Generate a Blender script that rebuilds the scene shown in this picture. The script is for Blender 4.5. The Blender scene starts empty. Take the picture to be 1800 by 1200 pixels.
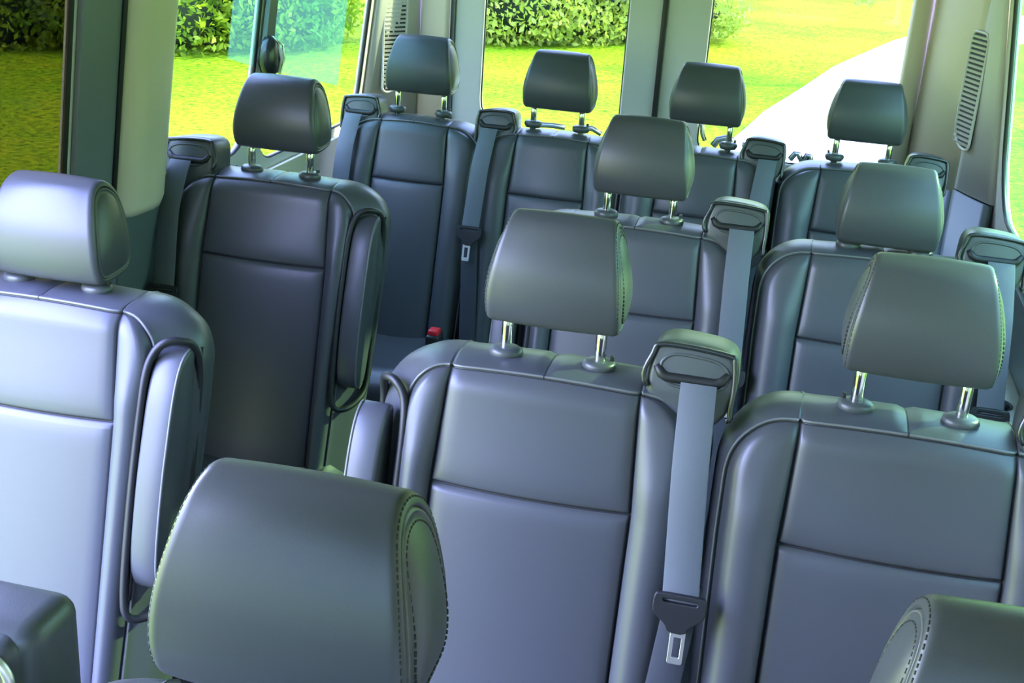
import bpy, bmesh, math, random
import numpy as np
from mathutils import Vector, Matrix
random.seed(4); rng = np.random.default_rng(7)
S = bpy.context.scene; COL = S.collection
# ---------------------------------------------------------------- camera
YAW, PITCH, ROLL, F = 12.4941, 20.6613, 3.9216, 2158.53
y_, p_, r_ = (math.radians(a) for a in (YAW, PITCH, ROLL))
fw = Vector((-math.sin(y_)*math.cos(p_), math.cos(y_)*math.cos(p_), -math.sin(p_)))
rt = Vector((math.cos(y_), math.sin(y_), 0)); up = rt.cross(fw)
rt2 = math.cos(r_)*rt + math.sin(r_)*up; up2 = -math.sin(r_)*rt + math.cos(r_)*up
cam = bpy.data.cameras.new('camera'); co = bpy.data.objects.new('camera', cam); COL.objects.link(co)
cam.sensor_width = 36; cam.lens = F/1800*36; cam.clip_start = .05; cam.clip_end = 300
m = Matrix((rt2, up2, -fw)).transposed().to_4x4(); m.translation = Vector((.2787, -1.6383, 1.7808))
co.matrix_world = m; S.camera = co
# ---------------------------------------------------------------- light
S.view_settings.view_transform = 'Standard'; S.view_settings.look = 'None'
S.view_settings.gamma = 1; S.view_settings.use_curve_mapping = False
S.view_settings.exposure = 1.2
w = bpy.data.worlds.new('sky'); S.world = w; w.use_nodes = True
nt = w.node_tree; bg = nt.nodes['Background']
tc = nt.nodes.new('ShaderNodeTexCoord'); sp = nt.nodes.new('ShaderNodeSeparateXYZ')
cr = nt.nodes.new('ShaderNodeValToRGB')
nt.links.new(tc.outputs['Generated'], sp.inputs[0]); nt.links.new(sp.outputs[2], cr.inputs[0])
cr.color_ramp.elements[0].position = 0; cr.color_ramp.elements[0].color = (.15, .18, .11, 1)
_e = cr.color_ramp.elements.new(.16); _e.color = (.17, .20, .14, 1)
_e = cr.color_ramp.elements.new(.30); _e.color = (.42, .48, .88, 1)
cr.color_ramp.elements[-1].position = .6; cr.color_ramp.elements[-1].color = (.34, .39, 1.0, 1)
nt.links.new(cr.outputs[0], bg.inputs[0]); bg.inputs[1].default_value = 22
sun = bpy.data.lights.new('sun', 'SUN'); sun.energy = 17; sun.angle = math.radians(1.5); sun.color = (1, .91, .62)
so = bpy.data.objects.new('sun', sun); COL.objects.link(so)
SUN_DIR = Vector((.72, .38, .52))            # towards the sun: right of and behind the van
so.rotation_euler = SUN_DIR.to_track_quat('Z', 'Y').to_euler()

# ---------------------------------------------------------------- materials
def mat(name, col, rough=.5, metal=0, spec=.5, bump=None, bs=.02, col2=None, ns=8., coat=0, rough2=None):
    m = bpy.data.materials.new(name); m.use_nodes = True; n = m.node_tree; b = n.nodes['Principled BSDF']
    b.inputs['Base Color'].default_value = (*col, 1); b.inputs['Roughness'].default_value = rough
    b.inputs['Metallic'].default_value = metal; b.inputs['Specular IOR Level'].default_value = spec
    if coat: b.inputs['Coat Weight'].default_value = coat; b.inputs['Coat Roughness'].default_value = .25
    t = n.nodes.new('ShaderNodeTexCoord')
    if col2:
        x = n.nodes.new('ShaderNodeTexNoise'); x.inputs['Scale'].default_value = ns; x.inputs['Detail'].default_value = 4
        r = n.nodes.new('ShaderNodeValToRGB'); n.links.new(t.outputs['Object'], x.inputs[0]); n.links.new(x.outputs[0], r.inputs[0])
        r.color_ramp.elements[0].position = .35; r.color_ramp.elements[1].position = .65
        r.color_ramp.elements[0].color = (*col, 1); r.color_ramp.elements[1].color = (*col2, 1)
        n.links.new(r.outputs[0], b.inputs['Base Color'])
    if bump:
        x = n.nodes.new('ShaderNodeTexNoise'); x.inputs['Scale'].default_value = bump; x.inputs['Detail'].default_value = 3
        n.links.new(t.outputs['Object'], x.inputs[0])
        u = n.nodes.new('ShaderNodeBump'); u.inputs['Strength'].default_value = .35; u.inputs['Distance'].default_value = bs
        n.links.new(x.outputs[0], u.inputs['Height']); n.links.new(u.outputs[0], b.inputs['Normal'])
    return m
M = dict(
    leather=mat('grey leather', (.056, .061, .068), .38, spec=.5, bump=420, bs=.0002),
    seam=mat('dark seam', (.008, .009, .012), .7),
    piping=mat('leather piping', (.12, .125, .125), .32),
    thread=mat('stitch thread', (.02, .022, .02), .7),
    thread2=mat('pale stitch thread', (.35, .34, .28), .7),
    hard=mat('dark seat plastic', (.06, .068, .07), .36, bump=700, bs=.0004),
    rim=mat('glossy dark rim', (.018, .021, .024), .25, coat=.5),
    black=mat('black plastic', (.01, .011, .012), .5),
    web=mat('belt webbing', (.095, .11, .125), .62, bump=1500, bs=.0006),
    web2=mat('dark belt webbing', (.03, .035, .045), .7, bump=1500, bs=.0006),
    chrome=mat('chrome steel', (.78, .78, .74), .13, metal=1),
    steel=mat('latch steel', (.85, .83, .78), .42, metal=1),
    beige=mat('beige trim', (.70, .60, .48), .5, bump=500, bs=.0003),
    pale=mat('pale grey trim', (.62, .60, .57), .45, bump=500, bs=.0003),
    cream=mat('cream trim', (.75, .68, .52), .5),
    lower=mat('blue grey lower trim', (.115, .14, .15), .45, bump=500, bs=.0003),
    pillar=mat('slate pillar trim', (.16, .18, .22), .42),
    ceil=mat('headliner cloth', (.30, .29, .27), .9, bump=300, bs=.001),
    floor=mat('dark rubber floor', (.03, .032, .035), .6, bump=200, bs=.001),
    seal=mat('black rubber seal', (.006, .008, .008), .45),
    red=mat('red button', (.75, .02, .03), .4),
    body=mat('white van paint', (.6, .6, .6), .3),
    letter=mat('window lettering', (.25, .33, .3), .5),
    drive=mat('pale concrete driveway', (.72, .74, .8), .8, bump=30, bs=.01),
)
def lawnmat():
    m = bpy.data.materials.new('sunlit lawn'); m.use_nodes = True; n = m.node_tree; b = n.nodes['Principled BSDF']
    t = n.nodes.new('ShaderNodeTexCoord')
    def noise(s, d=5):
        x = n.nodes.new('ShaderNodeTexNoise'); x.inputs['Scale'].default_value = s; x.inputs['Detail'].default_value = d
        x.inputs['Roughness'].default_value = .7
        n.links.new(t.outputs['Object'], x.inputs[0]); return x
    a = noise(.35); c = noise(14, 8)
    r = n.nodes.new('ShaderNodeValToRGB'); n.links.new(c.outputs[0], r.inputs[0])
    e = r.color_ramp.elements; e[0].position = .36; e[0].color = (.06, .13, .004, 1); e[1].position = .56; e[1].color = (.36, .43, .012, 1)
    r2 = n.nodes.new('ShaderNodeValToRGB'); n.links.new(a.outputs[0], r2.inputs[0])
    e = r2.color_ramp.elements; e[0].position = .4; e[0].color = (.62, .95, .5, 1); e[1].position = .62; e[1].color = (1.15, 1.05, 1, 1)
    mx = n.nodes.new('ShaderNodeMixRGB'); mx.blend_type = 'MULTIPLY'; mx.inputs[0].default_value = 1
    n.links.new(r.outputs[0], mx.inputs[1]); n.links.new(r2.outputs[0], mx.inputs[2]); n.links.new(mx.outputs[0], b.inputs['Base Color'])
    b.inputs['Roughness'].default_value = .9; b.inputs['Specular IOR Level'].default_value = .1
    u = n.nodes.new('ShaderNodeBump'); u.inputs['Distance'].default_value = .08; u.inputs['Strength'].default_value = .8
    n.links.new(c.outputs[0], u.inputs['Height']); n.links.new(u.outputs[0], b.inputs['Normal'])
    return m
M['lawn'] = lawnmat()
def leafmat(name, c1, c2, sc):
    m = mat(name, c1, .55, spec=.3, col2=c2, ns=sc); n = m.node_tree
    b = n.nodes['Principled BSDF']; out = n.nodes['Material Output']
    tr = n.nodes.new('ShaderNodeBsdfTranslucent'); ad = n.nodes.new('ShaderNodeMixShader'); ad.inputs[0].default_value = .45
    src = b.inputs['Base Color'].links[0].from_socket
    n.links.new(src, tr.inputs[0]); n.links.new(b.outputs[0], ad.inputs[1]); n.links.new(tr.outputs[0], ad.inputs[2]); n.links.new(ad.outputs[0], out.inputs[0])
    return m
M['leaf_a'] = leafmat('hedge leaves', (.10, .24, .015), (.34, .44, .02), 1.2)
M['leaf_b'] = leafmat('pale bush leaves', (.30, .42, .06), (.46, .55, .09), 1.5)
M['bark'] = mat('brown bark', (.09, .06, .04), .9)
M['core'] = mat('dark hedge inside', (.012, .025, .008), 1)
def glass(name, tint, gloss=.018, rough=.0, haze=0, hcol=(.5, .8, .6)):
    m = bpy.data.materials.new(name); m.use_nodes = True; n = m.node_tree; n.nodes.remove(n.nodes['Principled BSDF'])
    out = n.nodes['Material Output']
    a = n.nodes.new('ShaderNodeBsdfTransparent'); a.inputs[0].default_value = (*tint, 1)
    g = n.nodes.new('ShaderNodeBsdfGlossy'); g.inputs['Roughness'].default_value = .02
    x = n.nodes.new('ShaderNodeMixShader'); x.inputs[0].default_value = gloss
    n.links.new(a.outputs[0], x.inputs[1]); n.links.new(g.outputs[0], x.inputs[2]); last = x
    if haze:
        d = n.nodes.new('ShaderNodeBsdfTranslucent'); d.inputs[0].default_value = (*hcol, 1)
        y = n.nodes.new('ShaderNodeMixShader'); y.inputs[0].default_value = haze
        n.links.new(x.outputs[0], y.inputs[1]); n.links.new(d.outputs[0], y.inputs[2]); last = y
    n.links.new(last.outputs[0], out.inputs[0]); return m
M['glass'] = glass('clear window glass', (.47, .52, .47))
M['glass_front'] = glass('green tinted windscreen', (.36, .43, .42))
M['glass_dark'] = glass('dark tinted glass', (.19, .18, .12))
M['glass_haze'] = glass('hazy green glass', (.36, .50, .38), haze=.012, hcol=(.6, .95, .6))
M['reflection'] = glass('turquoise tinted film', (.78, .96, .88), haze=.07, hcol=(.5, .95, .7))  # tint and haze painted in for a reflection on the glass

# ---------------------------------------------------------------- helpers
def link(name, me, mats, parent=None, smooth=True):
    o = bpy.data.objects.new(name, me); COL.objects.link(o)
    for x in (mats if isinstance(mats, (list, tuple)) else [mats]): me.materials.append(M[x])
    if smooth: me.polygons.foreach_set('use_smooth', [True]*len(me.polygons))
    if parent: o.parent = parent
    return o
def pyd(name, v, f, mats, parent=None, smooth=True, mi=None):
    me = bpy.data.meshes.new(name); me.from_pydata([tuple(a) for a in v], [], f); me.update()
    o = link(name, me, mats, parent, smooth)
    if mi is not None: me.polygons.foreach_set('material_index', mi)
    bm = bmesh.new(); bm.from_mesh(me); bmesh.ops.recalc_face_normals(bm, faces=bm.faces); bm.to_mesh(me); bm.free()
    return o
class MB:
    def __init__(s): s.v = []; s.f = []; s.m = []
    def add(s, v, f, m=0):
        k = len(s.v); s.v += [tuple(a) for a in v]; s.f += [tuple(i+k for i in g) for g in f]; s.m += [m]*len(f)
    def box(s, x0, x1, y0, y1, z0, z1, bev=0, seg=2, m=0, rot=None, taper=None):
        bm = bmesh.new(); bmesh.ops.create_cube(bm, size=1)
        for q in bm.verts:
            q.co = Vector(((x0+x1)/2+q.co.x*(x1-x0), (y0+y1)/2+q.co.y*(y1-y0), (z0+z1)/2+q.co.z*(z1-z0)))
            if rot: q.co = rot @ q.co
        if bev: bmesh.ops.bevel(bm, geom=list(bm.edges), offset=bev, segments=seg, profile=.5, affect='EDGES')
        bm.verts.ensure_lookup_table(); bm.verts.index_update()
        s.add([q.co for q in bm.verts], [[q.index for q in f.verts] for f in bm.faces], m); bm.free()
    def tube(s, pts, r, n=8, closed=False, m=0, flat=None):
        pts = [Vector(p) for p in pts]; N = len(pts); rings = []
        rr = r if isinstance(r, (list, tuple)) else [r]*N
        prev = None
        for i, p in enumerate(pts):
            a = pts[(i-1) % N] if (closed or i > 0) else p; b = pts[(i+1) % N] if (closed or i < N-1) else p
            t = (b-a).normalized()
            if prev is None: u = t.orthogonal().normalized()
            else: u = (prev-t*prev.dot(t)).normalized()
            prev = u; w = t.cross(u)
            rings.append([p+rr[i]*(math.cos(2*math.pi*k/n)*u+math.sin(2*math.pi*k/n)*w) for k in range(n)])
        v = [q for g in rings for q in g]; f = []
        for i in range(N if closed else N-1):
            j = (i+1) % N
            for k in range(n): f.append((i*n+k, i*n+(k+1) % n, j*n+(k+1) % n, j*n+k))
        if not closed: f += [tuple(range(n))[::-1], tuple((N-1)*n+k for k in range(n))]
        s.add(v, f, m)
    def lathe(s, prof, c, n=24, m=0, sx=1, sy=1):
        v = []; f = []
        for r, z in prof:
            for k in range(n): a = 2*math.pi*k/n; v.append((c[0]+r*sx*math.cos(a), c[1]+r*sy*math.sin(a), c[2]+z))
        for i in range(len(prof)-1):
            for k in range(n): f.append((i*n+k, i*n+(k+1) % n, (i+1)*n+(k+1) % n, (i+1)*n+k))
        f += [tuple(range(n))[::-1], tuple((len(prof)-1)*n+k for k in range(n))]
        s.add(v, f, m)
    def build(s, name, mats, parent=None, smooth=True):
        return pyd(name, s.v, s.f, mats, parent, smooth, s.m)
def rrect(u0, u1, v0, v1, r, n=6):
    """rounded rectangle outline; r = radius or (ll, lr, ur, ul)"""
    if not isinstance(r, (list, tuple)): r = [r]*4
    c = [(u0+r[0], v0+r[0], 180, r[0]), (u1-r[1], v0+r[1], 270, r[1]), (u1-r[2], v1-r[2], 0, r[2]), (u0+r[3], v1-r[3], 90, r[3])]
    return [(cx+R*math.cos(math.radians(a+90*k/n)), cy+R*math.sin(math.radians(a+90*k/n))) for cx, cy, a, R in c for k in range(n+1)]
def smoothpoly(pts, it=2):
    for _ in range(it):
        q = []
        for i in range(len(pts)):
            a, b = pts[i], pts[(i+1) % len(pts)]
            q += [tuple(.75*x+.25*y for x, y in zip(a, b)), tuple(.25*x+.75*y for x, y in zip(a, b))]
        pts = q
    return pts
def panel(name, outline, holes, t, fn, mats, parent=None, bevel=0, smooth=False):
    """flat panel with holes, thickness t, mapped by fn(u, v, w)"""
    cu = bpy.data.curves.new(name, 'CURVE'); cu.dimensions = '2D'; cu.fill_mode = 'BOTH'
    for loop in [outline]+holes:
        s = cu.splines.new('POLY'); s.points.add(len(loop)-1); s.use_cyclic_u = True
        for k, (a, b) in enumerate(loop): s.points[k].co = (a, b, 0, 1)
    cu.extrude = t/2-bevel; cu.bevel_depth = bevel; cu.bevel_resolution = 2
    if bevel: cu.offset = -bevel
    o = bpy.data.objects.new(name+'_c', cu); COL.objects.link(o)
    dg = bpy.context.evaluated_depsgraph_get(); dg.update()
    me = bpy.data.meshes.new_from_object(o.evaluated_get(dg)); bpy.data.objects.remove(o); me.name = name
    me.materials.clear()
    for q in me.vertices: q.co = Vector(fn(q.co.x, q.co.y, q.co.z))
    bm = bmesh.new(); bm.from_mesh(me); bmesh.ops.remove_doubles(bm, verts=bm.verts, dist=1e-5); bmesh.ops.recalc_face_normals(bm, faces=bm.faces); bm.to_mesh(me); bm.free()
    return link(name, me, mats, parent, smooth)
def tag(o, label, cat, group=None, kind=None):
    o['label'] = label; o['category'] = cat
    if group: o['group'] = group
    if kind: o['kind'] = kind
    return o
def struct(o): o['kind'] = 'structure'; return o
def empty(name, loc=(0, 0, 0), parent=None):
    o = bpy.data.objects.new(name, None); o.empty_display_size = .1; COL.objects.link(o); o.location = loc
    if parent: o.parent = parent
    return o

# ---------------------------------------------------------------- shell of the van
XLW, XRW, YR = -1.08, .80, 2.25
TUM = .12
lw = lambda off: (lambda u, v, w_: (XLW+TUM*(v-1.1)-off-w_, u, v))
rw = lambda off: (lambda u, v, w_: (XRW-TUM*(v-1.1)+off+w_, u, v))
bw = lambda off: (lambda u, v, w_: (u, YR+off+w_, v))
ROOF = 1.93
W1 = rrect(-.02, .415, 1.04, 1.76, .07)
W2 = rrect(.80, 1.235, 1.085, 1.76, (.05, .10, .04, .06))
W3 = rrect(1.29, 2.035, 1.035, 1.76, (.10, .10, .06, .04))
W4 = rrect(-.3, 1.70, 1.05, 1.76, (.08, .17, .08, .08))
wl = struct(panel('wall_left', [(-.10, 0), (2.30, 0), (2.30, ROOF+.02), (-.10, ROOF+.02)], [W1, W2, W3], .02, lw(.012), 'pale'))
W8 = rrect(-2.3, -1.8, 1.12, 1.72, .08)
struct(panel('wall_left', [(-2.4, 0), (-1.7, 0), (-1.7, ROOF+.02), (-2.4, ROOF+.02)], [W8], .02, lw(.012), 'pale'))
wr = struct(panel('wall_right', [(-2.4, 0), (2.30, 0), (2.30, ROOF+.02), (-2.4, ROOF+.02)], [W4, rrect(-2.15, -1.25, 1.12, 1.72, .08)], .02, rw(.012), 'pale'))
def seal(parent, loop, fn, r=.006):
    mb = MB(); mb.tube([fn(a, b, 0) for a, b in loop], r, 6, True); return mb.build('window_seal', 'seal', parent)
def pane(loop, fn, mats, parent, name='glass_pane'):
    return panel(name, loop, [], .004, fn, mats, parent)
def grow(loop, d):
    cx = sum(a for a, b in loop)/len(loop); cy = sum(b for a, b in loop)/len(loop)
    return [(a+d*(1 if a > cx else -1), b+d*(1 if b > cy else -1)) for a, b in loop]
wins = []
for i, (loop, fn, fs, g) in enumerate([(W1, lw(.016), lw(.008), 'glass_dark'), (W2, lw(.016), lw(.008), 'glass'), (W3, lw(.016), lw(.008), 'glass'), (W4, rw(.016), rw(.008), 'glass_haze'), (W8, lw(.016), lw(.008), 'glass'), (rrect(-2.15, -1.25, 1.12, 1.72, .08), rw(.016), rw(.008), 'glass_dark')]):
    e = struct(empty('window_%d' % (i+1 if i < 4 else i+3))); pane(grow(loop, -.0005), fn, g, e); seal(e, loop, fs); wins.append(e)
# reflection painted as turquoise panes on the third window's glass; also the latch on its front post
pane([(1.295, 1.285), (1.85, 1.165), (1.835, 1.745), (1.295, 1.745)], lw(.011), 'reflection', wins[2], 'painted_reflection')
pane([(1.09, 1.335), (1.23, 1.30), (1.23, 1.745), (1.09, 1.745)], lw(.011), 'reflection', wins[1], 'painted_reflection')
mb = MB(); mb.add([lw(-.004-d)(a, b, 0) for d in (0, .012) for a, b in ((1.238, 1.36), (1.287, 1.36), (1.278, ROOF), (1.247, ROOF))],
    [(0, 1, 2, 3), (4, 7, 6, 5), (0, 4, 5, 1), (1, 5, 6, 2), (2, 6, 7, 3), (3, 7, 4, 0)]); mb.build('mullion', 'lower', wins[2], False)
le = empty('belt_guide_loop', (-1.03, 1.247, 1.32))
tag(le, 'round black belt guide with ribbed grey face on the left window post', 'belt guide')
mb = MB(); q = []
for a in range(24):
    t = 2*math.pi*a/24; q.append((.014*0, .036*math.sin(t), .045*math.cos(t)*(1.25 if math.cos(t) > 0 else 1)))
mb.v = []; 
for d, sc in ((-.012, .8), (-.006, 1), (.010, 1), (.022, .72), (.026, .3)):
    mb.v += [(d, b*sc, c*sc) for _, b, c in q]
for k in range(4):
    for j in range(24): mb.f.append((k*24+j, k*24+(j+1) % 24, (k+1)*24+(j+1) % 24, (k+1)*24+j)); mb.m.append(0)
mb.f += [tuple(range(24))[::-1], tuple(range(96, 120))]; mb.m += [0, 0]
mb.build('guide_body', 'rim', le)
mb = MB()
for k in range(4): mb.tube([(.024-.002*k, .006+.009*k, .030-.004*k), (.030-.003*k, .008+.009*k, 0), (.022-.002*k, .006+.009*k, -.034+.004*k)], .0035, 6, m=0)
mb.build('ribbed_face', 'pale', le)
mb = MB(); mb.tube([(.02, .0, .046), (.03, .016, .034), (.033, .020, 0), (.026, .012, -.036), (.02, 0, -.044)], .0025, 6); mb.build('guide_rim', 'chrome', le)
mb = MB(); mb.tube([(.0, -.05, .03), (-.004, -.056, .0), (0, -.044, -.03)], .002, 6); mb.build('guide_hook', 'black', le)
# rear doors
W5 = rrect(-.745, -.285, 1.0, 1.80, (.1, .05, .06, .06)); W6 = rrect(-.032, .552, 1.0, 1.80, (.05, .07, .06, .06))
d1 = struct(panel('door_1', [(-.842, .02), (-.178, .02), (-.178, ROOF), (-.842, ROOF)], [W5], .03, bw(.018), 'pale', bevel=.006))
d2 = struct(panel('door_2', [(-.168, .02), (.60, .02), (.60, ROOF), (-.168, ROOF)], [W6], .03, bw(.018), 'pale', bevel=.006))
for i, loop in enumerate((W5, W6)):
    e = struct(empty('window_%d' % (i+5))); pane(grow(loop, -.0005), bw(.02), 'glass', e); seal(e, loop, bw(.012), .004); wins.append(e)
struct(panel('wall_rear', [(-1.22, -.02), (.94, -.02), (.72, ROOF+.03), (-1.0, ROOF+.03)],
    [[(-.855, .0), (.603, .0), (.603, ROOF+.01), (-.855, ROOF+.01)]], .05, bw(.035), 'pale'))
mb = MB(); mb.box(-.181, -.165, YR-.012, YR+.012, .05, ROOF, .002); struct(mb.build('trim_1', 'seal'))
mb = MB(); mb.box(-.857, -.842, YR-.006, YR+.05, .05, ROOF, .002); struct(mb.build('trim_2', 'pillar'))
# slanted rear corner trims with vents
def slab(name, x0, y0, x1, y1, z0, z1, mats, bulge=.0, side=1, n=10, t=.02, tum=0):
    """curved vertical trim from plan point 0 to plan point 1"""
    v = []; f = []; dx, dy = x1-x0, y1-y0; L = math.hypot(dx, dy); nx, ny = -dy/L*side, dx/L*side
    for w_ in (0, t):
        for k in range(n+1):
            s_ = k/n; b = bulge*math.sin(math.pi*s_)-w_
            for z in (z0, z1): v.append((x0+dx*s_+nx*b+tum*(z-1.1)*(1-s_), y0+dy*s_+ny*b, z))
    K = 2*(n+1)
    for k in range(n):
        f += [(2*k, 2*k+2, 2*k+3, 2*k+1), (K+2*k, K+2*k+1, K+2*k+3, K+2*k+2), (2*k, K+2*k, K+2*k+2, 2*k+2), (2*k+1, 2*k+3, K+2*k+3, K+2*k+1)]
    f += [(0, 1, K+1, K), (2*n, K+2*n, K+2*n+1, 2*n+1)]
    return pyd(name, v, f, mats)
struct(slab('trim_3', -1.072, 2.06, -.955, 2.245, 1.0, ROOF, 'pale', .008, -1, tum=TUM))
struct(slab('trim_4', -.955, 2.24, -.857, 2.215, .95, ROOF, 'beige', .006, -1))
struct(slab('trim_5', .79, 1.76, .72, 1.93, 1.05, ROOF, 'pale', .004, 1, tum=-TUM))
struct(slab('trim_6', .72, 1.93, .605, 2.235, 1.03, ROOF, 'beige', .012, 1))
struct(slab('trim_7', .605, 2.235, .556, 2.20, .95, ROOF, 'beige', .004, 1))
struct(slab('trim_8', .786, 1.758, .716, 1.93, .0, 1.046, 'lower', .004, 1))
struct(slab('trim_9', .716, 1.93, .60, 2.235, .0, 1.036, 'lower', .012, 1))
struct(slab('trim_10', -1.074, 2.055, -.955, 2.24, .0, .998, 'lower', .008, -1))
# lower lining of the side walls
def lining(name, u0, u1, v0, v1, fn, mats, r=.01, t=.012): return struct(panel(name, rrect(u0, u1, v0, v1, r), [], t, fn, mats, bevel=.002))
lining('trim_11', .422, .60, .02, ROOF-.02, lw(-.005), 'pillar')
lining('trim_12', .60, 1.15, .02, 1.068, lw(-.008), 'lower')
lining('trim_13', 1.15, 2.04, .02, .70, lw(-.008), 'lower'); lining('trim_14', 1.15, 2.04, .705, 1.01, lw(-.008), 'cream')
lining('trim_15', -.2, 1.76, .02, .985, rw(-.005), 'lower'); lining('trim_16', -.08, .415, .02, 1.0, lw(-.005), 'lower')
# window post cover, rounded, in front of the second left window
prof = [(-1.085, .565), (-1.055, .575), (-1.035, .60), (-1.033, .63), (-1.033, .68), (-1.04, .72), (-1.057, .758), (-1.085, .775)]
mb = MB(); zs = [1.068, 1.085, 1.3, 1.6, ROOF]
for z in zs:
    for a, b in prof: mb.v.append((a+TUM*(z-1.1)-(.006 if z == zs[0] else 0), b+(.0 if z > 1.07 else 0), z+(-.03*(b-.6) if z < 1.1 else 0)))
for k in range(len(zs)-1):
    for j in range(7): mb.f.append((k*8+j, k*8+j+1, k*8+9+j, k*8+8+j)); mb.m.append(0)
mb.f += [tuple(range(8)), tuple(range(32, 40))]; mb.m += [0, 0]
struct(mb.build('trim_17', 'beige'))
mb = MB(); mb.tube([lw(-.014)(.562, z, 0) for z in (.3, 1.1, 1.5, ROOF)], .006, 6); struct(mb.build('trim_18', 'seal'))
# ceiling, floor, roof
mb = MB(); mb.box(-1.06, .78, -1.0, 2.30, ROOF, ROOF+.04, 0); struct(mb.build('ceiling', 'ceil', smooth=False))
mb = MB(); mb.box(-1.24, .96, -2.6, 2.30, -.04, 0, 0); struct(mb.build('floor', 'floor', smooth=False))
# cab ahead of the seats: roof, windscreen posts and side panels
mb = MB(); mb.box(-1.06, .78, -2.30, -.995, ROOF, ROOF+.04, 0); struct(mb.build('ceiling', 'ceil', smooth=False))
mb = MB(); mb.box(-1.15, .88, -2.75, -2.4, .0, 1.05, .05); struct(mb.build('wall_front', 'lower'))
e = struct(empty('window_9')); panel('glass_pane', rrect(-1.05, .77, 1.05, ROOF, .05), [], .005, lambda u, v, w_: (u, -2.42+(v-1.05)*.25+w_, v), 'glass_front', e)
# air vents
def vent(name, P0, P1, z0, z1, side, label, bulge):
    e = empty(name); tag(e, label, 'air vent', 'air vents in the rear corner pillars')
    P0, P1 = Vector((*P0, 0)), Vector((*P1, 0)); d = (P1-P0); L = d.length; d.normalize(); n = Vector((-d.y, d.x, 0))*side
    def pt(s_, z, o): return P0+d*s_+n*(bulge+o)+Vector((0, 0, z))
    mb = MB(); q = rrect(0, L, z0, z1, (L*.2, L*.7, L*.2, L*.3))
    mb.v = [tuple(pt(a, b, -.004)) for a, b in q]+[tuple(pt(a, b, .001)) for a, b in q]; N = len(q)
    mb.f = [tuple(range(N)), tuple(range(N, 2*N))]+[(k, (k+1) % N, N+(k+1) % N, N+k) for k in range(N)]; mb.m = [0]*len(mb.f)
    mb.build('vent_backing', 'black', e, False)
    mb = MB(); mb.tube([pt(a, b, .002) for a, b in q], .004, 6, True); mb.build('vent_frame', 'pale', e)
    ns = int((z1-z0)/.0128)
    for k in range(1, ns):
        z = z0+(z1-z0)*k/ns; ins = .004 if z > z0+.04 else (z0+.04-z)*.5
        mb = MB(); a, b = pt(ins, z, .004), pt(L-.004, z, .004); h = Vector((0, 0, .0034))
        mb.add([a-h, b-h, b+h+n*.004, a+h+n*.004, a-h-n*.006, b-h-n*.006, b+h-n*.006, a+h-n*.006],
               [(0, 1, 2, 3), (4, 7, 6, 5), (0, 4, 5, 1), (1, 5, 6, 2), (2, 6, 7, 3), (3, 7, 4, 0)])
        mb.build('slat', 'pale', e, False)
    return e
vent('air_vent', (-1.033, 2.098), (-.985, 2.175), 1.115, 1.62, -1, 'louvred air vent in the left rear pillar behind the side window', .006)
vent('air_vent', (.738, 1.874), (.705, 1.965), 1.165, 1.475, 1, 'louvred air vent in the right rear pillar beside the hazy window', .008)
# lettering on the rear windows
def decal(parent, pts, wd):
    mb = MB(); mb.tube([(a, YR+.012, b+.022) for a, b in pts], wd, 6); mb.build('window_lettering', 'letter', parent)
    mb = MB(); mb.tube([(a, YR+.0195, b+.022) for a, b in pts], wd+.0035, 6); mb.build('window_lettering', 'seal', parent)
decal(wins[4], [(-.545, 1.012), (-.50, 1.014), (-.46, 1.012)], .006)
decal(wins[4], [(-.43, 1.0), (-.405, 1.018), (-.37, 1.018), (-.34, 1.004)], .006)
decal(wins[5], [(-.022, 1.07), (-.018, 1.04), (-.008, 1.02)], .004)
decal(wins[5], [(.02, 1.006), (.032, 1.026), (.055, 1.033), (.075, 1.03), (.085, 1.008)], .008)
decal(wins[5], [(.262, .99), (.275, 1.010), (.285, 1.010), (.298, .99)], .006)
decal(wins[5], [(.305, .99), (.312, 1.009), (.322, 1.008), (.326, .99)], .006)
decal(wins[5], [(.11, 1.02), (.13, 1.02)], .005)

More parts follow.
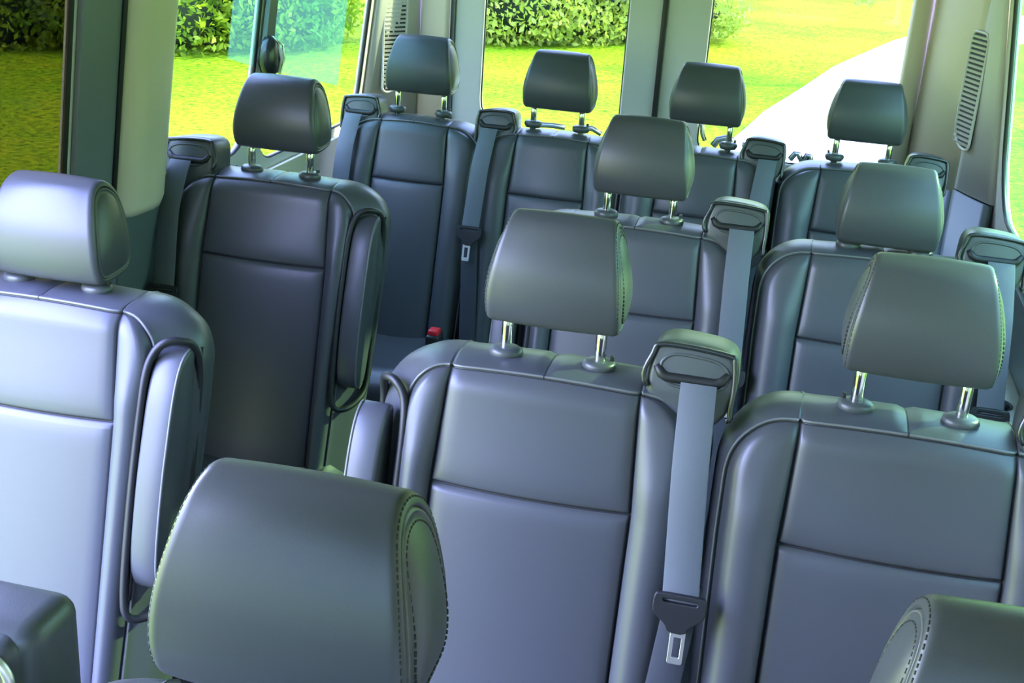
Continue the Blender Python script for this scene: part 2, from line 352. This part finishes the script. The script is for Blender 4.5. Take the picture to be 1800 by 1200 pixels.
# ---------------------------------------------------------------- seats
K = .25
def by(z, off=0): return off+K*(z-1.12)
def catmull(P, n, closed=True):
    P = [np.array(p, float) for p in P]; N = len(P); out = []
    for i in range(N):
        a, b, c, d = P[i-1], P[i], P[(i+1) % N], P[(i+2) % N]
        for k in range(n):
            t = k/n; out.append(.5*((2*b)+(c-a)*t+(2*a-5*b+4*c-d)*t*t+(3*b-a-3*c+d)*t**3))
    return out
def backrest(am, at, WL, WR, BL, BR, zt=1.112, zh=.952, z0=.46, rc=.085, notch=None):
    """front heightfield with stitched seams + wrapped side band. at/am seam half width at top / at the cross seam"""
    ss = sorted(set([round(x, 4) for x in list(np.linspace(-.96, .96, 25))+[-1, -.985, .985, 1, 0, -.008, .008, -.975, .975]]))
    tt = [0, .02, .045, .1, .2, .3, .4, .5, .6, .7, .8, .88, .94, .98, 1]
    zz = sorted(set([round(z, 4) for z in list(np.linspace(z0, zt-rc, 34))+[zh, zh-.0018, zh+.0018, zh-.005, zh+.005, zh-.010, zh+.010]]) |
                set([round(zt-rc+rc*math.sin(a), 4) for a in np.linspace(0, math.pi/2, 14)]))
    def a(z): return at+(am-at)*min(1, max(0, (zt-z)/(zt-zh)))
    def hw(z, W):
        e = .004
        base = W-.012*max(0, min(1, (zh-z)/.45))
        if z <= zt-rc: return base
        s_ = min(1, (z-(zt-rc))/rc); A = a(z); return A+e+(base-A-e)*math.sqrt(max(0, 1-s_**2.2))
    V = []; F = []; MI = []; cols = len(ss)+2*(len(tt)-1)
    for z in zz:
        A = a(z); row = []
        wl_, wr_ = hw(z, WL), hw(z, WR)
        for t in tt[::-1][:-1]: row.append((-(A+(wl_-A)*t), 'b', t))
        for s_ in ss: row.append((A*s_, 'c', s_))
        for t in tt[1:]: row.append((A+(wr_-A)*t, 'b', t))
        low = min(1, max(0, (zt-z)/.12)); 
        for x, kind, t in row:
            v = 0
            if kind == 'c':
                v -= .010*(1-t*t)*(.5+.5*low)
                dx = (1-abs(t))*A
            else:
                w_ = (wl_ if x < 0 else wr_)-A
                if w_ > .02: v -= .024*low*math.sin(math.pi*min(1, t*.80+.12))-.009*low*math.sin(math.pi*.12)
                dx = t*w_; 
                if t > .8: v += .016*((t-.8)/.2)**2*min(1, w_/.05)
            g = math.exp(-(dx/.0026)**2)*.006+math.exp(-(dx/.009)**2)*.003
            if kind == 'c':
                dz = abs(z-zh); g = max(g, math.exp(-(dz/.0026)**2)*.006+math.exp(-(dz/.010)**2)*.0035)
            v += g
            v += .012*max(0, (z-(zt-.022))/.022)**2
            crown = .006*(1-(x/A)**2) if kind == 'c' else 0
            V.append((x, by(z, -.06)+v, z+crown*max(0, (z-(zt-.05))/.05)))
    R_ = len(zz)
    colkind = [0]*(cols-1)
    nb = len(tt)-1
    for i in range(R_-1):
        for j in range(cols-1):
            F.append((i*cols+j, i*cols+j+1, (i+1)*cols+j+1, (i+1)*cols+j))
            seam = (j == nb-1 or j == nb or j == cols-1-nb or j == cols-2-nb) and zz[i] < zt-.0
            inner = nb <= j < cols-1-nb
            hs = inner and abs((zz[i]+zz[i+1])/2-zh) < .0019
            MI.append(1 if (seam and (abs(V[i*cols+j+1][0]-V[i*cols+j][0]) < .0035)) or hs else 0)
    # boundary loop
    B = [i*cols for i in range(R_)]+[(R_-1)*cols+j for j in range(1, cols-1)]+[i*cols+cols-1 for i in range(R_-1, -1, -1)]
    P = [Vector(V[b]) for b in B]; N = len(B)
    nrm = []
    for i in range(N):
        p, q = P[max(0, i-2)], P[min(N-1, i+2)]; d = Vector((q.x-p.x, 0, q.z-p.z))
        nrm.append(Vector((-d.z, 0, d.x)).normalized() if d.length > 1e-7 else Vector((0, 0, 1)))
    for _ in range(2): nrm = [(nrm[max(0, i-1)]+nrm[i]+nrm[min(N-1, i+1)]).normalized() for i in range(N)]
    prev = B
    prof = [(.0003, .0035, 1), (.0022, .002, 0), (.0040, -.0005, 2), (.0062, .0015, 2), (.0070, .0045, 0), (.0095, .011, 0), (.0135, .030, 0), (.0155, .055, 0), (.015, .08, 0), (.010, .105, 0), (.0, .122, 0), (-.02, .130, 0)]
    for o_, d_, mi in prof:
        k0 = len(V)
        for i in range(N):
            p = P[i]+nrm[i]*o_; wx = 0
            A = a(P[i].z); s_ = min(1, max(0, (d_-.004)/.06)); s_ = s_*s_*(3-2*s_)
            if P[i].x < -A: wx = -(BL-WL)*s_*min(1, (abs(P[i].x)-A)/(WL-A))
            elif P[i].x > A: wx = (BR-WR)*s_*min(1, (P[i].x-A)/(WR-A))
            g = 0
            if abs(P[i].x) < .0012 and P[i].z > zt-.02 and d_ > .008: g = -.0035
            V.append((p.x+wx, p.y+d_, p.z-.05*max(0, d_)+g))
        for i in range(N-1):
            F.append((prev[i], prev[i+1], k0+i+1, k0+i))
            mid = abs(P[i].x) < .0012 and abs(P[i+1].x) < .0014 and P[i].z > zt-.02
            MI.append(1 if mid else mi)
        prev = [k0+i for i in range(N)]
    F.append(tuple(prev)); MI.append(0)
    F.append(tuple([*range(cols)])+tuple()); MI.append(0)
    me_o = pyd('backrest', V, F, ['leather', 'seam', 'piping'], None, True, MI)
    return me_o
def headrest(stitch=False, hw0=.100, gap=True):
    """origin at the collar point; z up from collars (1.12)"""
    e = empty('headrest')
    zb, zt = .066, .222
    prof = catmull([(-.036, .078), (-.045, .11), (-.040, .155), (-.018, .203), (.006, .221), (.034, .219), (.056, .198), (.066, .15), (.064, .10), (.052, .072), (.010, .064), (-.022, .066)], 5)
    n = len(prof); C = np.array([.008, .14])
    def hwz(z): t = min(1, max(0, (z-zb)/(zt-zb))); return hw0*(1-.225*t**1.9-.03*(1-t)**3)
    V = []; F = []; MI = []
    R = .011
    secs = []
    for s_ in np.linspace(-1, 1, 21): secs.append(('x', s_))
    def ring(side, inset, xoff):
        r = []
        for p in prof:
            if isinstance(inset, tuple):
                v = C-p; L = np.linalg.norm(v); q = p+v/L*(il+.0052); q = C+(q-C)*inset[1]
                r.append((side*(hwz(p[1]*inset[1]+C[1]*(1-inset[1]))-R+xoff), q[0], q[1])); continue
            v = C-p; L = np.linalg.norm(v); q = p+v/L*min(inset, L*.97)
            r.append((side*(hwz(q[1])-R+xoff) if False else side*(hwz(p[1])-R+xoff), q[0], q[1]))
        return r
    rings = []; kinds = []
    left = []
    ends = [(R*(1-math.cos(a))*1.0, R*math.sin(a)) for a in np.linspace(0, math.pi/2*.93, 7)]
    seq = [(i_, x_, 0) for i_, x_ in ends]
    il, xl = ends[-1]
    seq += [(il+.0006, xl-.0024, 1), (il+.0018, xl-.0024, 1), (il+.0026, xl+.0004, 2), (il+.0042, xl+.0008, 2), (il+.0052, xl-.0006, 0)]
    seq += [(('g', g_), xl+x_, 0) for g_, x_ in ((.93, .0012), (.82, .0034), (.62, .0055), (.38, .0068), (.14, .0072), (.04, .0073))]
    for i_, x_, m_ in seq[::-1]: rings.append(ring(-1, i_, x_)); kinds.append(m_)
    for s_ in np.linspace(-1, 1, 15)[1:-1]:
        r = []
        for p in prof:
            bul = .006*(1-s_*s_) if p[0] < 0 else 0
            r.append((s_*(hwz(p[1])-R), p[0]-bul, p[1]+.002*(1-s_*s_)*(p[1] > .2)))
        rings.append(r); kinds.append(0)
    for i_, x_, m_ in seq: rings.append(ring(1, i_, x_)); kinds.append(m_)
    for r in rings: V += r
    for i in range(len(rings)-1):
        for k in range(n):
            F.append((i*n+k, i*n+(k+1) % n, (i+1)*n+(k+1) % n, (i+1)*n+k)); MI.append(1 if kinds[i] == 1 and kinds[i+1] == 1 else (2 if kinds[i] == 2 and kinds[i+1] == 2 else 0))
    F += [tuple(range(n)), tuple((len(rings)-1)*n+k for k in range(n))]; MI += [0, 0]
    pyd('headrest_cushion', V, F, ['leather', 'seam', 'piping'], e, True, MI)
    for sx in (-1, 1):
        mb = MB(); mb.tube([(sx*.0695, 0, -.075), (sx*.0695, 0, .05), (sx*.0695, .004, .085)], .0082, 14); mb.build('headrest_post', 'chrome', e)
    if stitch:
        for side in (-1, 1):
            mb = MB()
            for inset, xo in ((il-.0045, xl-.0035), (il+.0105, xl+.0018)):
                r = [Vector(p) for p in ring(side, inset, xo)]; 
                d = 0; on = []
                for k in range(n):
                    p, q = r[k], r[(k+1) % n]; L = (q-p).length
                    m_ = max(1, int(L/.0042))
                    for j in range(m_):
                        a_, b_ = p.lerp(q, j/m_), p.lerp(q, (j+.62)/m_); o_ = Vector((side*.0009, 0, 0))
                        if inset < il: o_ = Vector((side*.0006, (a_.y-.008)*.02, (a_.z-.14)*.02))
                        mb.tube([a_+o_, b_+o_], .0009, 5)
            mb.build('stitching', 'thread', e)
    return e
def collar():
    mb = MB(); mb.lathe([(.021, -.006), (.0245, 0), (.0255, .004), (.024, .009), (.019, .012), (.009, .013)], (0, 0, .005), 28, sx=1.0, sy=.85)
    return mb
def arm(side, zt=1.066, zb=.705):
    """folded-up armrest at the aisle side; x from .207 to .252 (mirrored by side)"""
    e = empty('armrest')
    q = [(-.005, zt-.012), (-.012, zt), (-.030, zt+.002), (-.052, zt-.012), (-.066, zt-.05), (-.074, zt-.12), (-.080, zb+.16), (-.078, zb+.05), (-.060, zb+.005), (-.030, zb-.008), (-.005, zb+.015), (.002, zb+.1), (.002, zt-.1)]
    q = smoothpoly([(a, b) for a, b in q], 2)
    yq = lambda a, b: (by(b, a), b)
    def slabx(x0, x1, bev, pts, name, mm, par, inset=0):
        cy = sum(a for a, b in pts)/len(pts); cz = sum(b for a, b in pts)/len(pts)
        V = []; L = [(x0, bev), (x0+bev*.3, bev*.3), (x0+bev, 0), (x1-bev, 0), (x1-bev*.3, bev*.3), (x1, bev)]
        N = len(pts)
        # inward normals
        nn = []
        for i in range(N):
            a, b = pts[i-1], pts[(i+1) % N]; d = Vector((b[0]-a[0], b[1]-a[1])); t = Vector((-d.y, d.x)).normalized(); nn.append(t)
        ar = sum(pts[i-1][0]*pts[i][1]-pts[i][0]*pts[i-1][1] for i in range(N)); sg = 1 if ar > 0 else -1
        for x, ins in L:
            for i, (a, b) in enumerate(pts):
                y, z = yq(a+sg*nn[i].x*(ins+inset), b+sg*nn[i].y*(ins+inset)); V.append((side*x, y, z))
        F = [(k*N+i, k*N+(i+1) % N, (k+1)*N+(i+1) % N, (k+1)*N+i) for k in range(len(L)-1) for i in range(N)]
        F += [tuple(range(N)), tuple((len(L)-1)*N+i for i in range(N))]
        return pyd(name, V, F, mm, par)
    slabx(.202, .250, .006, q, 'armrest_pad', 'leather', e)
    # piping down the front of the pad
    mb = MB(); pp = [(a, b) for a, b in q if a < -.02]
    fr = sorted(pp, key=lambda t: -t[1])
    mb.tube([(side*.247, by(b, a+.001), b) for a, b in fr], .0022, 6)
    mb.build('piping', 'piping', e)
    return e
def bezel(side, zt=1.072, zb=.665):
    """dark rim around the armrest recess"""
    mb = MB()
    pts = [(.247, .020, zt-.16), (.250, .010, zt-.05), (.247, -.012, zt-.004), (.236, -.034, zt+.010), (.218, -.048, zt+.010), (.202, -.054, zt-.008), (.195, -.062, zt-.045), (.194, -.069, zt-.14), (.194, -.072, zb+.15), (.196, -.072, zb+.04), (.204, -.068, zb), (.224, -.048, zb-.008), (.242, -.022, zb+.004), (.250, .004, zb+.03), (.248, .016, zb+.10), (.247, .020, zb+.20)]
    P = catmull([np.array(p) for p in pts], 5)
    mb.tube([(side*p[0], by(p[2], p[1]), p[2]) for p in P], .0066, 10, True)
    o = mb.build('armrest_bezel', 'black')
    return o
def recess(side, zt=1.06, zb=.68):
    mb = MB(); v = []
    for z in (zb, zb+.02, zt-.02, zt):
        for x, o in ((.197, -.052), (.203, .006), (.252, .012)): v.append((side*x, by(z, o), z))
    f = [(k*3+j, k*3+j+1, k*3+4+j, k*3+3+j) for k in range(3) for j in range(2)]
    mb.add(v, f); o = mb.build('armrest_recess', 'black'); 
    md = o.modifiers.new('s', 'SOLIDIFY'); md.thickness = .004; return o
def housing(side, xi=.142, xo=.268, zb=1.112, zt=1.19):
    """shoulder belt housing; xi inner edge, xo outer edge"""
    e = empty('belt_housing')
    w_ = xo-xi
    out = smoothpoly([(xi, zb), (xi, zb+.03), (xi+.004, zt-.012), (xi+.022, zt), (xi+.05, zt+.001), (xo-.02, zt-.004), (xo-.002, zt-.018), (xo, zt-.045), (xo, zb+.01), (xo-.012, zb-.022), (xi+w_*.62, zb-.05), (xi+w_*.5, zb-.045), (xi+w_*.25, zb-.01)], 2)
    fn = lambda u, v, w2: (side*u, by(v, 0)+w2, v-.12*w2)
    panel('housing_shell', out, [], .088, fn, 'hard', e, bevel=.010, smooth=True)
    # raised rim
    mb = MB(); rim_ = smoothpoly([(xi+.004, zb+.012), (xi+.006, zt-.02), (xi+.022, zt-.006), (xo-.02, zt-.010), (xo-.006, zt-.022), (xo-.004, zb+.0), (xo-.016, zb-.02)], 0)
    P = catmull([np.array((*p, 0)) for p in rim_], 6)[:-6]
    mb.tube([fn(p[0], p[1], -.045) for p in P], .0042, 6); mb.build('housing_rim', 'rim', e)
    # frame round the belt opening, then the smile shaped slot
    fr = catmull([np.array(p) for p in [(xi+.020, zt-.030), (xi+.034, zt-.019), (xi+w_*.5, zt-.018), (xo-.030, zt-.022), (xo-.014, zt-.034), (xo-.016, zt-.052), (xo-.034, zt-.062), (xi+w_*.5, zt-.062), (xi+.036, zt-.060), (xi+.020, zt-.046)]], 4)
    mb = MB(); mb.tube([fn(p[0], p[1], -.0435) for p in fr], .0026, 6, True); mb.build('slot_frame', 'hard', e)
    cz = zt-.045; q = []
    for k in range(13):
        t = -1+2*k/12; q.append((xi+w_*.5+t*w_*.40, cz-.006+.015*max(0, abs(t)-.78)/.22))
    mb = MB(); mb.tube([fn(a, b, -.0425) for a, b in q], [.0078 if 0 < i < 12 else .0055 for i in range(13)], 8); mb.build('belt_slot', 'black', e)
    return e
def belt(side, xt, xb, zt=1.145, zl=.872, z0=.50, wd=.050, front=-.098):
    e = empty('seat_belt')
    def strip(z1, z2, xa, xb_, o1, o2, wdt, n=14, name='webbing', mm='web', wav=.0):
        V = []; F = []
        for k in range(n+1):
            t = k/n; z = z1+(z2-z1)*t; x = xa+(xb_-xa)*t; o = o1+(o2-o1)*min(1, t*3)**.7+wav*math.sin(t*9)
            for d in (-.0008, .0008):
                for s_ in (-.5, -.47, 0, .47, .5): V.append((side*(x+s_*wdt), by(z, o)+d*(1 if abs(s_) < .5 else 0), z))
        for k in range(n):
            for j in range(4): F.append((k*10+j, k*10+j+1, k*10+11+j, k*10+10+j)); F.append((k*10+5+j, k*10+15+j, k*10+16+j, k*10+6+j))
        return pyd(name, V, F, mm, e)
    strip(zt, zl-.003, xt, xb, -.058, front, wd, wav=.0015)
    strip(zl+.02, z0, xb+.004, xb-.03, front+.010, front+.012, wd*.95, name='lower_webbing', mm='web2')
    # latch plate
    out = smoothpoly([(-.036, .010), (-.030, .013), (.030, .013), (.036, .010), (.037, -.012), (.030, -.020), (.016, -.030), (.012, -.040), (-.012, -.040), (-.016, -.030), (-.030, -.020), (-.037, -.012)], 1)
    fn = lambda u, v, w2: (side*(xb+u), by(zl+v, front-.003)+w2, zl+v)
    panel('latch_plate', out, [rrect(-.024, .024, .001, .006, .002, 3)], .007, fn, 'black', e, bevel=.0015)
    panel('latch_tongue', rrect(-.0105, .0105, -.083, -.036, .003, 3), [rrect(-.005, .0055, -.074, -.046, .0015, 3)], .003, lambda u, v, w2: (side*(xb+.003+u-.0), by(zl+v, front-.002)+w2, zl+v), 'steel', e, bevel=.0006)
    return e
def cushion(W=.225):
    mb = MB()
    nx, ny = 18, 16; V = []
    def top(x, y): u = x/W; v = (y+.60)/.50; return .515+.035*(1-v)-.012*(1-u*u)+.012*u*u-.035*max(0, abs(u)-.85)/.15*max(0, abs(u)-.85)/.15-.05*max(0, .15-v)**2/.0225
    for j in range(ny+1):
        for i in range(nx+1):
            x = W*(-1+2*i/nx); y = -.60+.50*j/ny; V.append((x, y, top(x, y)))
    for j in range(ny+1):
        for i in range(nx+1):
            x = W*(-1+2*i/nx)*.96; y = -.585+.485*j/ny; V.append((x, y, .38))
    S_ = nx+1; T = S_*(ny+1); F = []
    for j in range(ny):
        for i in range(nx): a = j*S_+i; F += [(a, a+1, a+1+S_, a+S_), (T+a, T+a+S_, T+a+1+S_, T+a+1)]
    edge = [i for i in range(S_)]+[j*S_+nx for j in range(1, ny+1)]+[ny*S_+i for i in range(nx-1, -1, -1)]+[j*S_ for j in range(ny-1, 0, -1)]
    for k in range(len(edge)): a, b = edge[k], edge[(k+1) % len(edge)]; F.append((a, T+a, T+b, b))
    return pyd('seat_cushion', V, F, ['leather'])
def base():
    mb = MB(); mb.box(-.20, .20, -.52, -.12, .30, .385, .02)
    for sx in (-1, 1): mb.box(sx*.17-.03, sx*.17+.03, -.50, -.14, .0, .31, .012)
    return mb.build('seat_base', 'hard')
def ctree(o, parent=None):
    c = o.copy(); COL.objects.link(c); c.parent = parent
    for ch in list(o.children): ctree(ch, c)
    return c
# proto pieces are used once by the first seat that needs them, then copied
_used = {}
def piece(key, make, parent, loc=(0, 0, 0)):
    if key not in _used: o = make(); _used[key] = o
    else: o = ctree(_used[key])
    o.parent = parent; o.location = loc; return o
XM_, XR_, XL_ = -.0227, .4768, -.8336
YB_, YC_, Y0_ = .8662, 1.7699, -.9328
def seat(x, y, kind, label, raise_=0, hous=None, armside=0, dz=0, yo=0, belt_=True, stitch=False, group='passenger seats in rows', hwide=None, bx=None, buckle=False):
    """kind 'wide' or 'narrow'; armside -1/+1 aisle side with folded armrest; hous -1/+1 side of the belt housing"""
    t = empty('passenger_seat', (x, y+yo, dz)); tag(t, label, 'seat', group)
    if kind == 'wide':
        if armside: piece(('b', armside), lambda: (backrest(.148, .138, .225 if armside > 0 else .200, .200 if armside > 0 else .225, .230 if armside > 0 else .241, .241 if armside > 0 else .230)), t)
        else: piece('bw', lambda: backrest(.148, .140, .228, .228, .232, .232), t)
    else: piece('bn', lambda: backrest(.110, .101, .196, .196, .199, .199, zt=1.10, zh=.945, rc=.075), t)
    h = piece(('h', stitch), lambda: headrest(stitch), t, (0, 0, 1.12+raise_))
    for sx in (-1, 1): piece('collar', lambda: collar().build('post_collar', 'hard'), t, (sx*.0695, 0, 1.1225))
    mb = None
    piece('clip', lambda: (lambda mb: (mb.box(-.003, .003, -.004, .004, 0, .018, .0012), mb.build('release_clip', 'black'))[1])(MB()), t, ((-.0695 if x > .2 else .0695)+(-.017 if x > .2 else .017), .006, 1.128))
    if armside:
        piece(('a', armside), lambda: arm(armside), t, (-.018, -.03, -.02) if armside < 0 else (0, 0, 0)); piece(('z', armside), lambda: bezel(armside), t); piece(('r', armside), lambda: recess(armside), t)
    if hous:
        a, b = (.142, .268) if kind == 'wide' else (.112, .228)
        zz_ = 0 if kind == 'wide' else -.028
        if hwide: a, b = hwide
        piece(('H', hous, kind, hwide), lambda: housing(hous, a, b), t, (0, 0, zz_))
        if belt_:
            xt = (a+b)/2+.012; xb_ = bx if bx else (xt+.018)
            piece(('B', hous, kind, bx), lambda: belt(hous, xt, xb_, zt=1.145 if kind == 'wide' else 1.115, zl=belt_ if belt_ is not True else .872), t)
    piece(('c', kind), lambda: cushion(.225 if kind == 'wide' else .20), t); piece('base', base, t)
    return t
seat(XM_, Y0_, 'wide', 'nearest grey leather seat at the bottom left of centre, large stitched headrest', .0089, None, 0, dz=.0254, stitch=True)
seat(XR_, Y0_, 'wide', 'nearest seat at the bottom right corner, only its headrest corner in view', 0, None, 0, dz=.0254, stitch=True)
seat(XL_, 0, 'wide', 'front single leather seat at far left with lowered headrest and folded aisle armrest', -.0408, -1, 1, yo=.01)
seat(XM_, 0, 'wide', 'aisle seat in front middle with belt housing and long belt beside it', 0, 1, -1, stitch=True, belt_=.866, bx=.235)
seat(XR_, 0, 'wide', 'window seat on right of the front bench with sunlit top and stitched headrest', .004, 1, 0, stitch=True, yo=-.008)
seat(XL_, YB_, 'wide', 'dark single seat in the second row by the left side window with folded armrest', 0, -1, 1, yo=.008, bx=.212)
seat(XM_, YB_, 'wide', 'second row middle seat half hidden behind the front middle headrest', -.0046, 1, -1, bx=.23)
seat(XR_, YB_, 'wide', 'second row right seat with lowered headrest near the hazy window', -.0451, 1, 0, yo=-.008)
seat(-.7948, YC_, 'narrow', 'leftmost back row seat in front of the left louvred vent', .0, -1, 0, bx=.19)
seat(-.3889, YC_, 'narrow', 'back row seat second from left, headrest against the left rear window', -.006, -1, 0, belt_=.842, bx=.195)
seat(.0246, YC_, 'narrow', 'back row seat third from left, headrest over the gap between rear doors', .0, 1, 0, bx=.165, yo=-.006)
seat(.4493, YC_, 'narrow', 'rightmost back row seat with headrest against the white driveway', -.004, 1, 0, hwide=(.116, .226))
# housing at the nearest seat's left shoulder (bottom left corner of the view)
e = empty('seat_console', (-.315, -.90, 0)); tag(e, 'grey plastic housing with a round chrome bezel in the bottom left corner', 'housing')
mb = MB(); mb.box(-.16, .070, -.03, .045, .62, 1.205, .020, 4); mb.build('console_shell', 'hard', e)
mb = MB(); mb.box(-.15, .058, -.045, .02, .66, 1.198, .016, 4); mb.build('console_face', 'hard', e)
mb = MB(); mb.lathe([(.024, -.003), (.026, 0), (.024, .004), (.020, .005), (.017, .002)], (0, 0, 0), 28)
o = mb.build('round_bezel', 'steel', e); o.rotation_euler = (math.pi/2, 0, 0); o.location = (.038, -.046, 1.170)
mb = MB(); mb.box(-.008, .008, -.005, .0, -.012, .012, .002); o = mb.build('key_slot', 'black', e); o.location = (.038, -.0495, 1.170)
# red seat belt buckle
e = empty('belt_buckle', (-.575, 1.27, .575)); tag(e, 'black belt buckle with red button between the two left back row seats', 'buckle')
mb = MB(); mb.box(-.018, .018, -.03, .03, .0, .075, .008, 3); mb.build('buckle_body', 'black', e)
mb = MB(); mb.box(-.014, .014, -.022, .012, .070, .088, .005, 3); mb.build('release_button', 'red', e)
# ledge with a cup holder on the right wall
e = empty('cup_holder_ledge', (.80, .95, .80)); tag(e, 'pale moulded wall ledge with a round cup holder at the right edge', 'cup holder')
mb = MB(); mb.box(-.09, .03, -.22, .26, -.05, .0, .012, 3); mb.build('ledge', 'pale', e)
mb = MB(); mb.lathe([(.030, 0), (.034, .002), (.036, .0), (.036, -.004)], (-.035, .0, .001), 28); mb.build('cup_ring', 'rim', e)
mb = MB(); mb.lathe([(.029, -.002), (.029, .003)], (-.035, .0, .0), 28); mb.build('cup_well', 'black', e)

# ---------------------------------------------------------------- outdoors
GZ = -.7
def ground():
    n = 60; V = []; F = []
    xs = np.linspace(-45, 45, n+1); ys = np.linspace(-15, 75, n+1)
    for y in ys:
        for x in xs: V.append((x, y, GZ+(.03*math.sin(x*.7)*math.sin(y*.5) if y > 5 else 0)))
    for j in range(n):
        for i in range(n): a = j*(n+1)+i; F.append((a, a+1, a+n+2, a+n+1))
    o = pyd('ground', V, F, 'lawn'); return struct(o)
ground()
left = [(-.62, 9.5), (-.5, 10.8), (-.35, 11.9), (-.16, 13.6), (.17, 15.5), (.65, 18.5), (.98, 20), (1.77, 23.4), (3.2, 28), (6, 34)]
V = [(a, b, GZ+.04) for a, b in left]+[(a, b, GZ+.04) for a, b in [(9, 34), (5.4, 28), (3.4, 23), (2.3, 19), (1.9, 15.5), (1.75, 13), (1.7, 11), (1.7, 9.5)]]
V2 = V+[(a, b, GZ-.05) for a, b, c in V]; N = len(V)
struct(pyd('driveway', V2, [tuple(range(N)), tuple(range(N, 2*N))]+[(k, (k+1) % N, N+(k+1) % N, N+k) for k in range(N)], 'drive', None, False))
def leaves(name, centers, spread, count, size, mats, parent):
    c = np.array(centers, float); idx = rng.integers(0, len(c), count)
    d = rng.normal(size=(count, 3)); d /= np.linalg.norm(d, axis=1)[:, None]
    rr = rng.uniform(.72, 1.05, count)[:, None]; sp_ = np.array(spread)[idx] if np.ndim(spread) > 1 else np.array(spread)
    P = c[idx]+d*rr*sp_
    P[:, 2] = np.maximum(P[:, 2], GZ+.03)
    u = rng.normal(size=(count, 3)); u /= np.linalg.norm(u, axis=1)[:, None]
    w_ = np.cross(u, rng.normal(size=(count, 3))); w_ /= np.linalg.norm(w_, axis=1)[:, None]
    s_ = size*rng.uniform(.6, 1.3, count)[:, None]
    v = np.stack([P-u*s_, P+w_*s_*.5, P+u*s_, P-w_*s_*.5], 1).reshape(-1, 3)
    me = bpy.data.meshes.new(name); me.vertices.add(len(v)); me.vertices.foreach_set('co', v.ravel())
    me.loops.add(count*4); me.loops.foreach_set('vertex_index', np.arange(count*4))
    me.polygons.add(count); me.polygons.foreach_set('loop_start', np.arange(count)*4); me.update(calc_edges=True)
    return link(name, me, mats, parent, False)
def blob(centers, spread, name, mm, parent, sc=.78):
    mb = MB()
    for i, c in enumerate(centers):
        s_ = spread[i] if np.ndim(spread) > 1 else spread
        bm = bmesh.new(); bmesh.ops.create_icosphere(bm, subdivisions=2, radius=1); bm.verts.index_update()
        mb.add([(c[0]+q.co.x*s_[0]*sc, c[1]+q.co.y*s_[1]*sc, max(GZ-.02, c[2]+q.co.z*s_[2]*sc)) for q in bm.verts], [[q.index for q in f.verts] for f in bm.faces]); bm.free()
    return mb.build(name, mm, parent)
def hedge(name, path, h, r, count, size, leaf, label, cat='hedge'):
    e = empty(name, (0, 0, 0)); tag(e, label, cat)
    C_ = []; Sp = []
    for (x0, y0), (x1, y1) in zip(path[:-1], path[1:]):
        L = math.hypot(x1-x0, y1-y0); n = max(2, int(L/(r*.8)))
        for k in range(n):
            t = k/n
            for lv in (0, 1, 2):
                C_.append((x0+(x1-x0)*t+random.uniform(-.2, .2)*r, y0+(y1-y0)*t+random.uniform(-.2, .2)*r, GZ+h*(.18+.32*lv)+random.uniform(-.1, .1)))
                Sp.append((r*random.uniform(.8, 1.15), r*random.uniform(.8, 1.15), h*.24*random.uniform(.9, 1.2)))
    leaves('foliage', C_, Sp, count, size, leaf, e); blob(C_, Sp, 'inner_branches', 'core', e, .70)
    return e
hedge('hedge', [(-17, 8.8), (-12.5, 11.7), (-8.5, 14.3), (-6.3, 15.4)], 2.8, 1.35, 110000, .055, 'leaf_a', 'tall dense green hedge across the lawn seen through the left side windows')
hedge('bush', [(-4.9, 18.6), (-3.3, 19.8), (-1.5, 21.6)], 2.6, 1.4, 50000, .06, 'leaf_b', 'pale loose bush with bare twigs beyond the lawn through the rear windows', 'bush')

def twigs(parent, start, n, L, drop, spread):
    for k in range(n):
        p = Vector(start)+Vector((random.uniform(-1, 1)*spread[0], random.uniform(-1, 1)*spread[1], random.uniform(-.2, .2))); d = Vector((random.uniform(-1, 1), random.uniform(-.5, .5), drop)).normalized()
        pts = [p.copy()]
        for i in range(6): d = (d+Vector((random.uniform(-.5, .5), random.uniform(-.5, .5), random.uniform(-.3, .3)))).normalized(); p = p+d*L/6; pts.append(p.copy())
        mb = MB(); mb.tube(pts, [.016-.002*i for i in range(7)], 5); mb.build('twig', 'bark', parent)
bu = [o for o in COL.objects if o.name == 'bush'][0]
twigs(bu, (-3.6, 18.0, GZ+1.5), 26, 1.3, .9, (1.3, .3))
# tree whose trunk stands behind the right rear pillar, its low branches hanging over the lawn
t = empty('tree', (2.55, 17.5, GZ)); tag(t, 'tree branches with sparse leaves hanging over the lawn at top of the right rear window', 'tree')
mb = MB(); mb.tube([(0, 0, 0), (.05, 0, 1.2), (0, .1, 2.4), (-.2, .1, 4)], [.2, .16, .14, .1], 12); mb.build('trunk', 'bark', t)
for k, (x1, z1) in enumerate([(-2.6, 1.35), (-1.9, 1.25), (-1.2, 1.3), (-3.0, 1.7)]):
    mb = MB(); mb.tube([(0, .05, 2.2), (x1*.4, -.1, 2.2), (x1*.8, -.2*k, 1.9), (x1, -.2*k, z1)], [.06, .045, .03, .012], 8); mb.build('branch', 'bark', t)
cs = [(random.uniform(-2.9, -.9), random.uniform(-.5, .4), random.uniform(1.25, 2.0)) for _ in range(26)]
leaves('foliage', cs, (.22, .22, .16), 1300, .06, 'leaf_b', t)
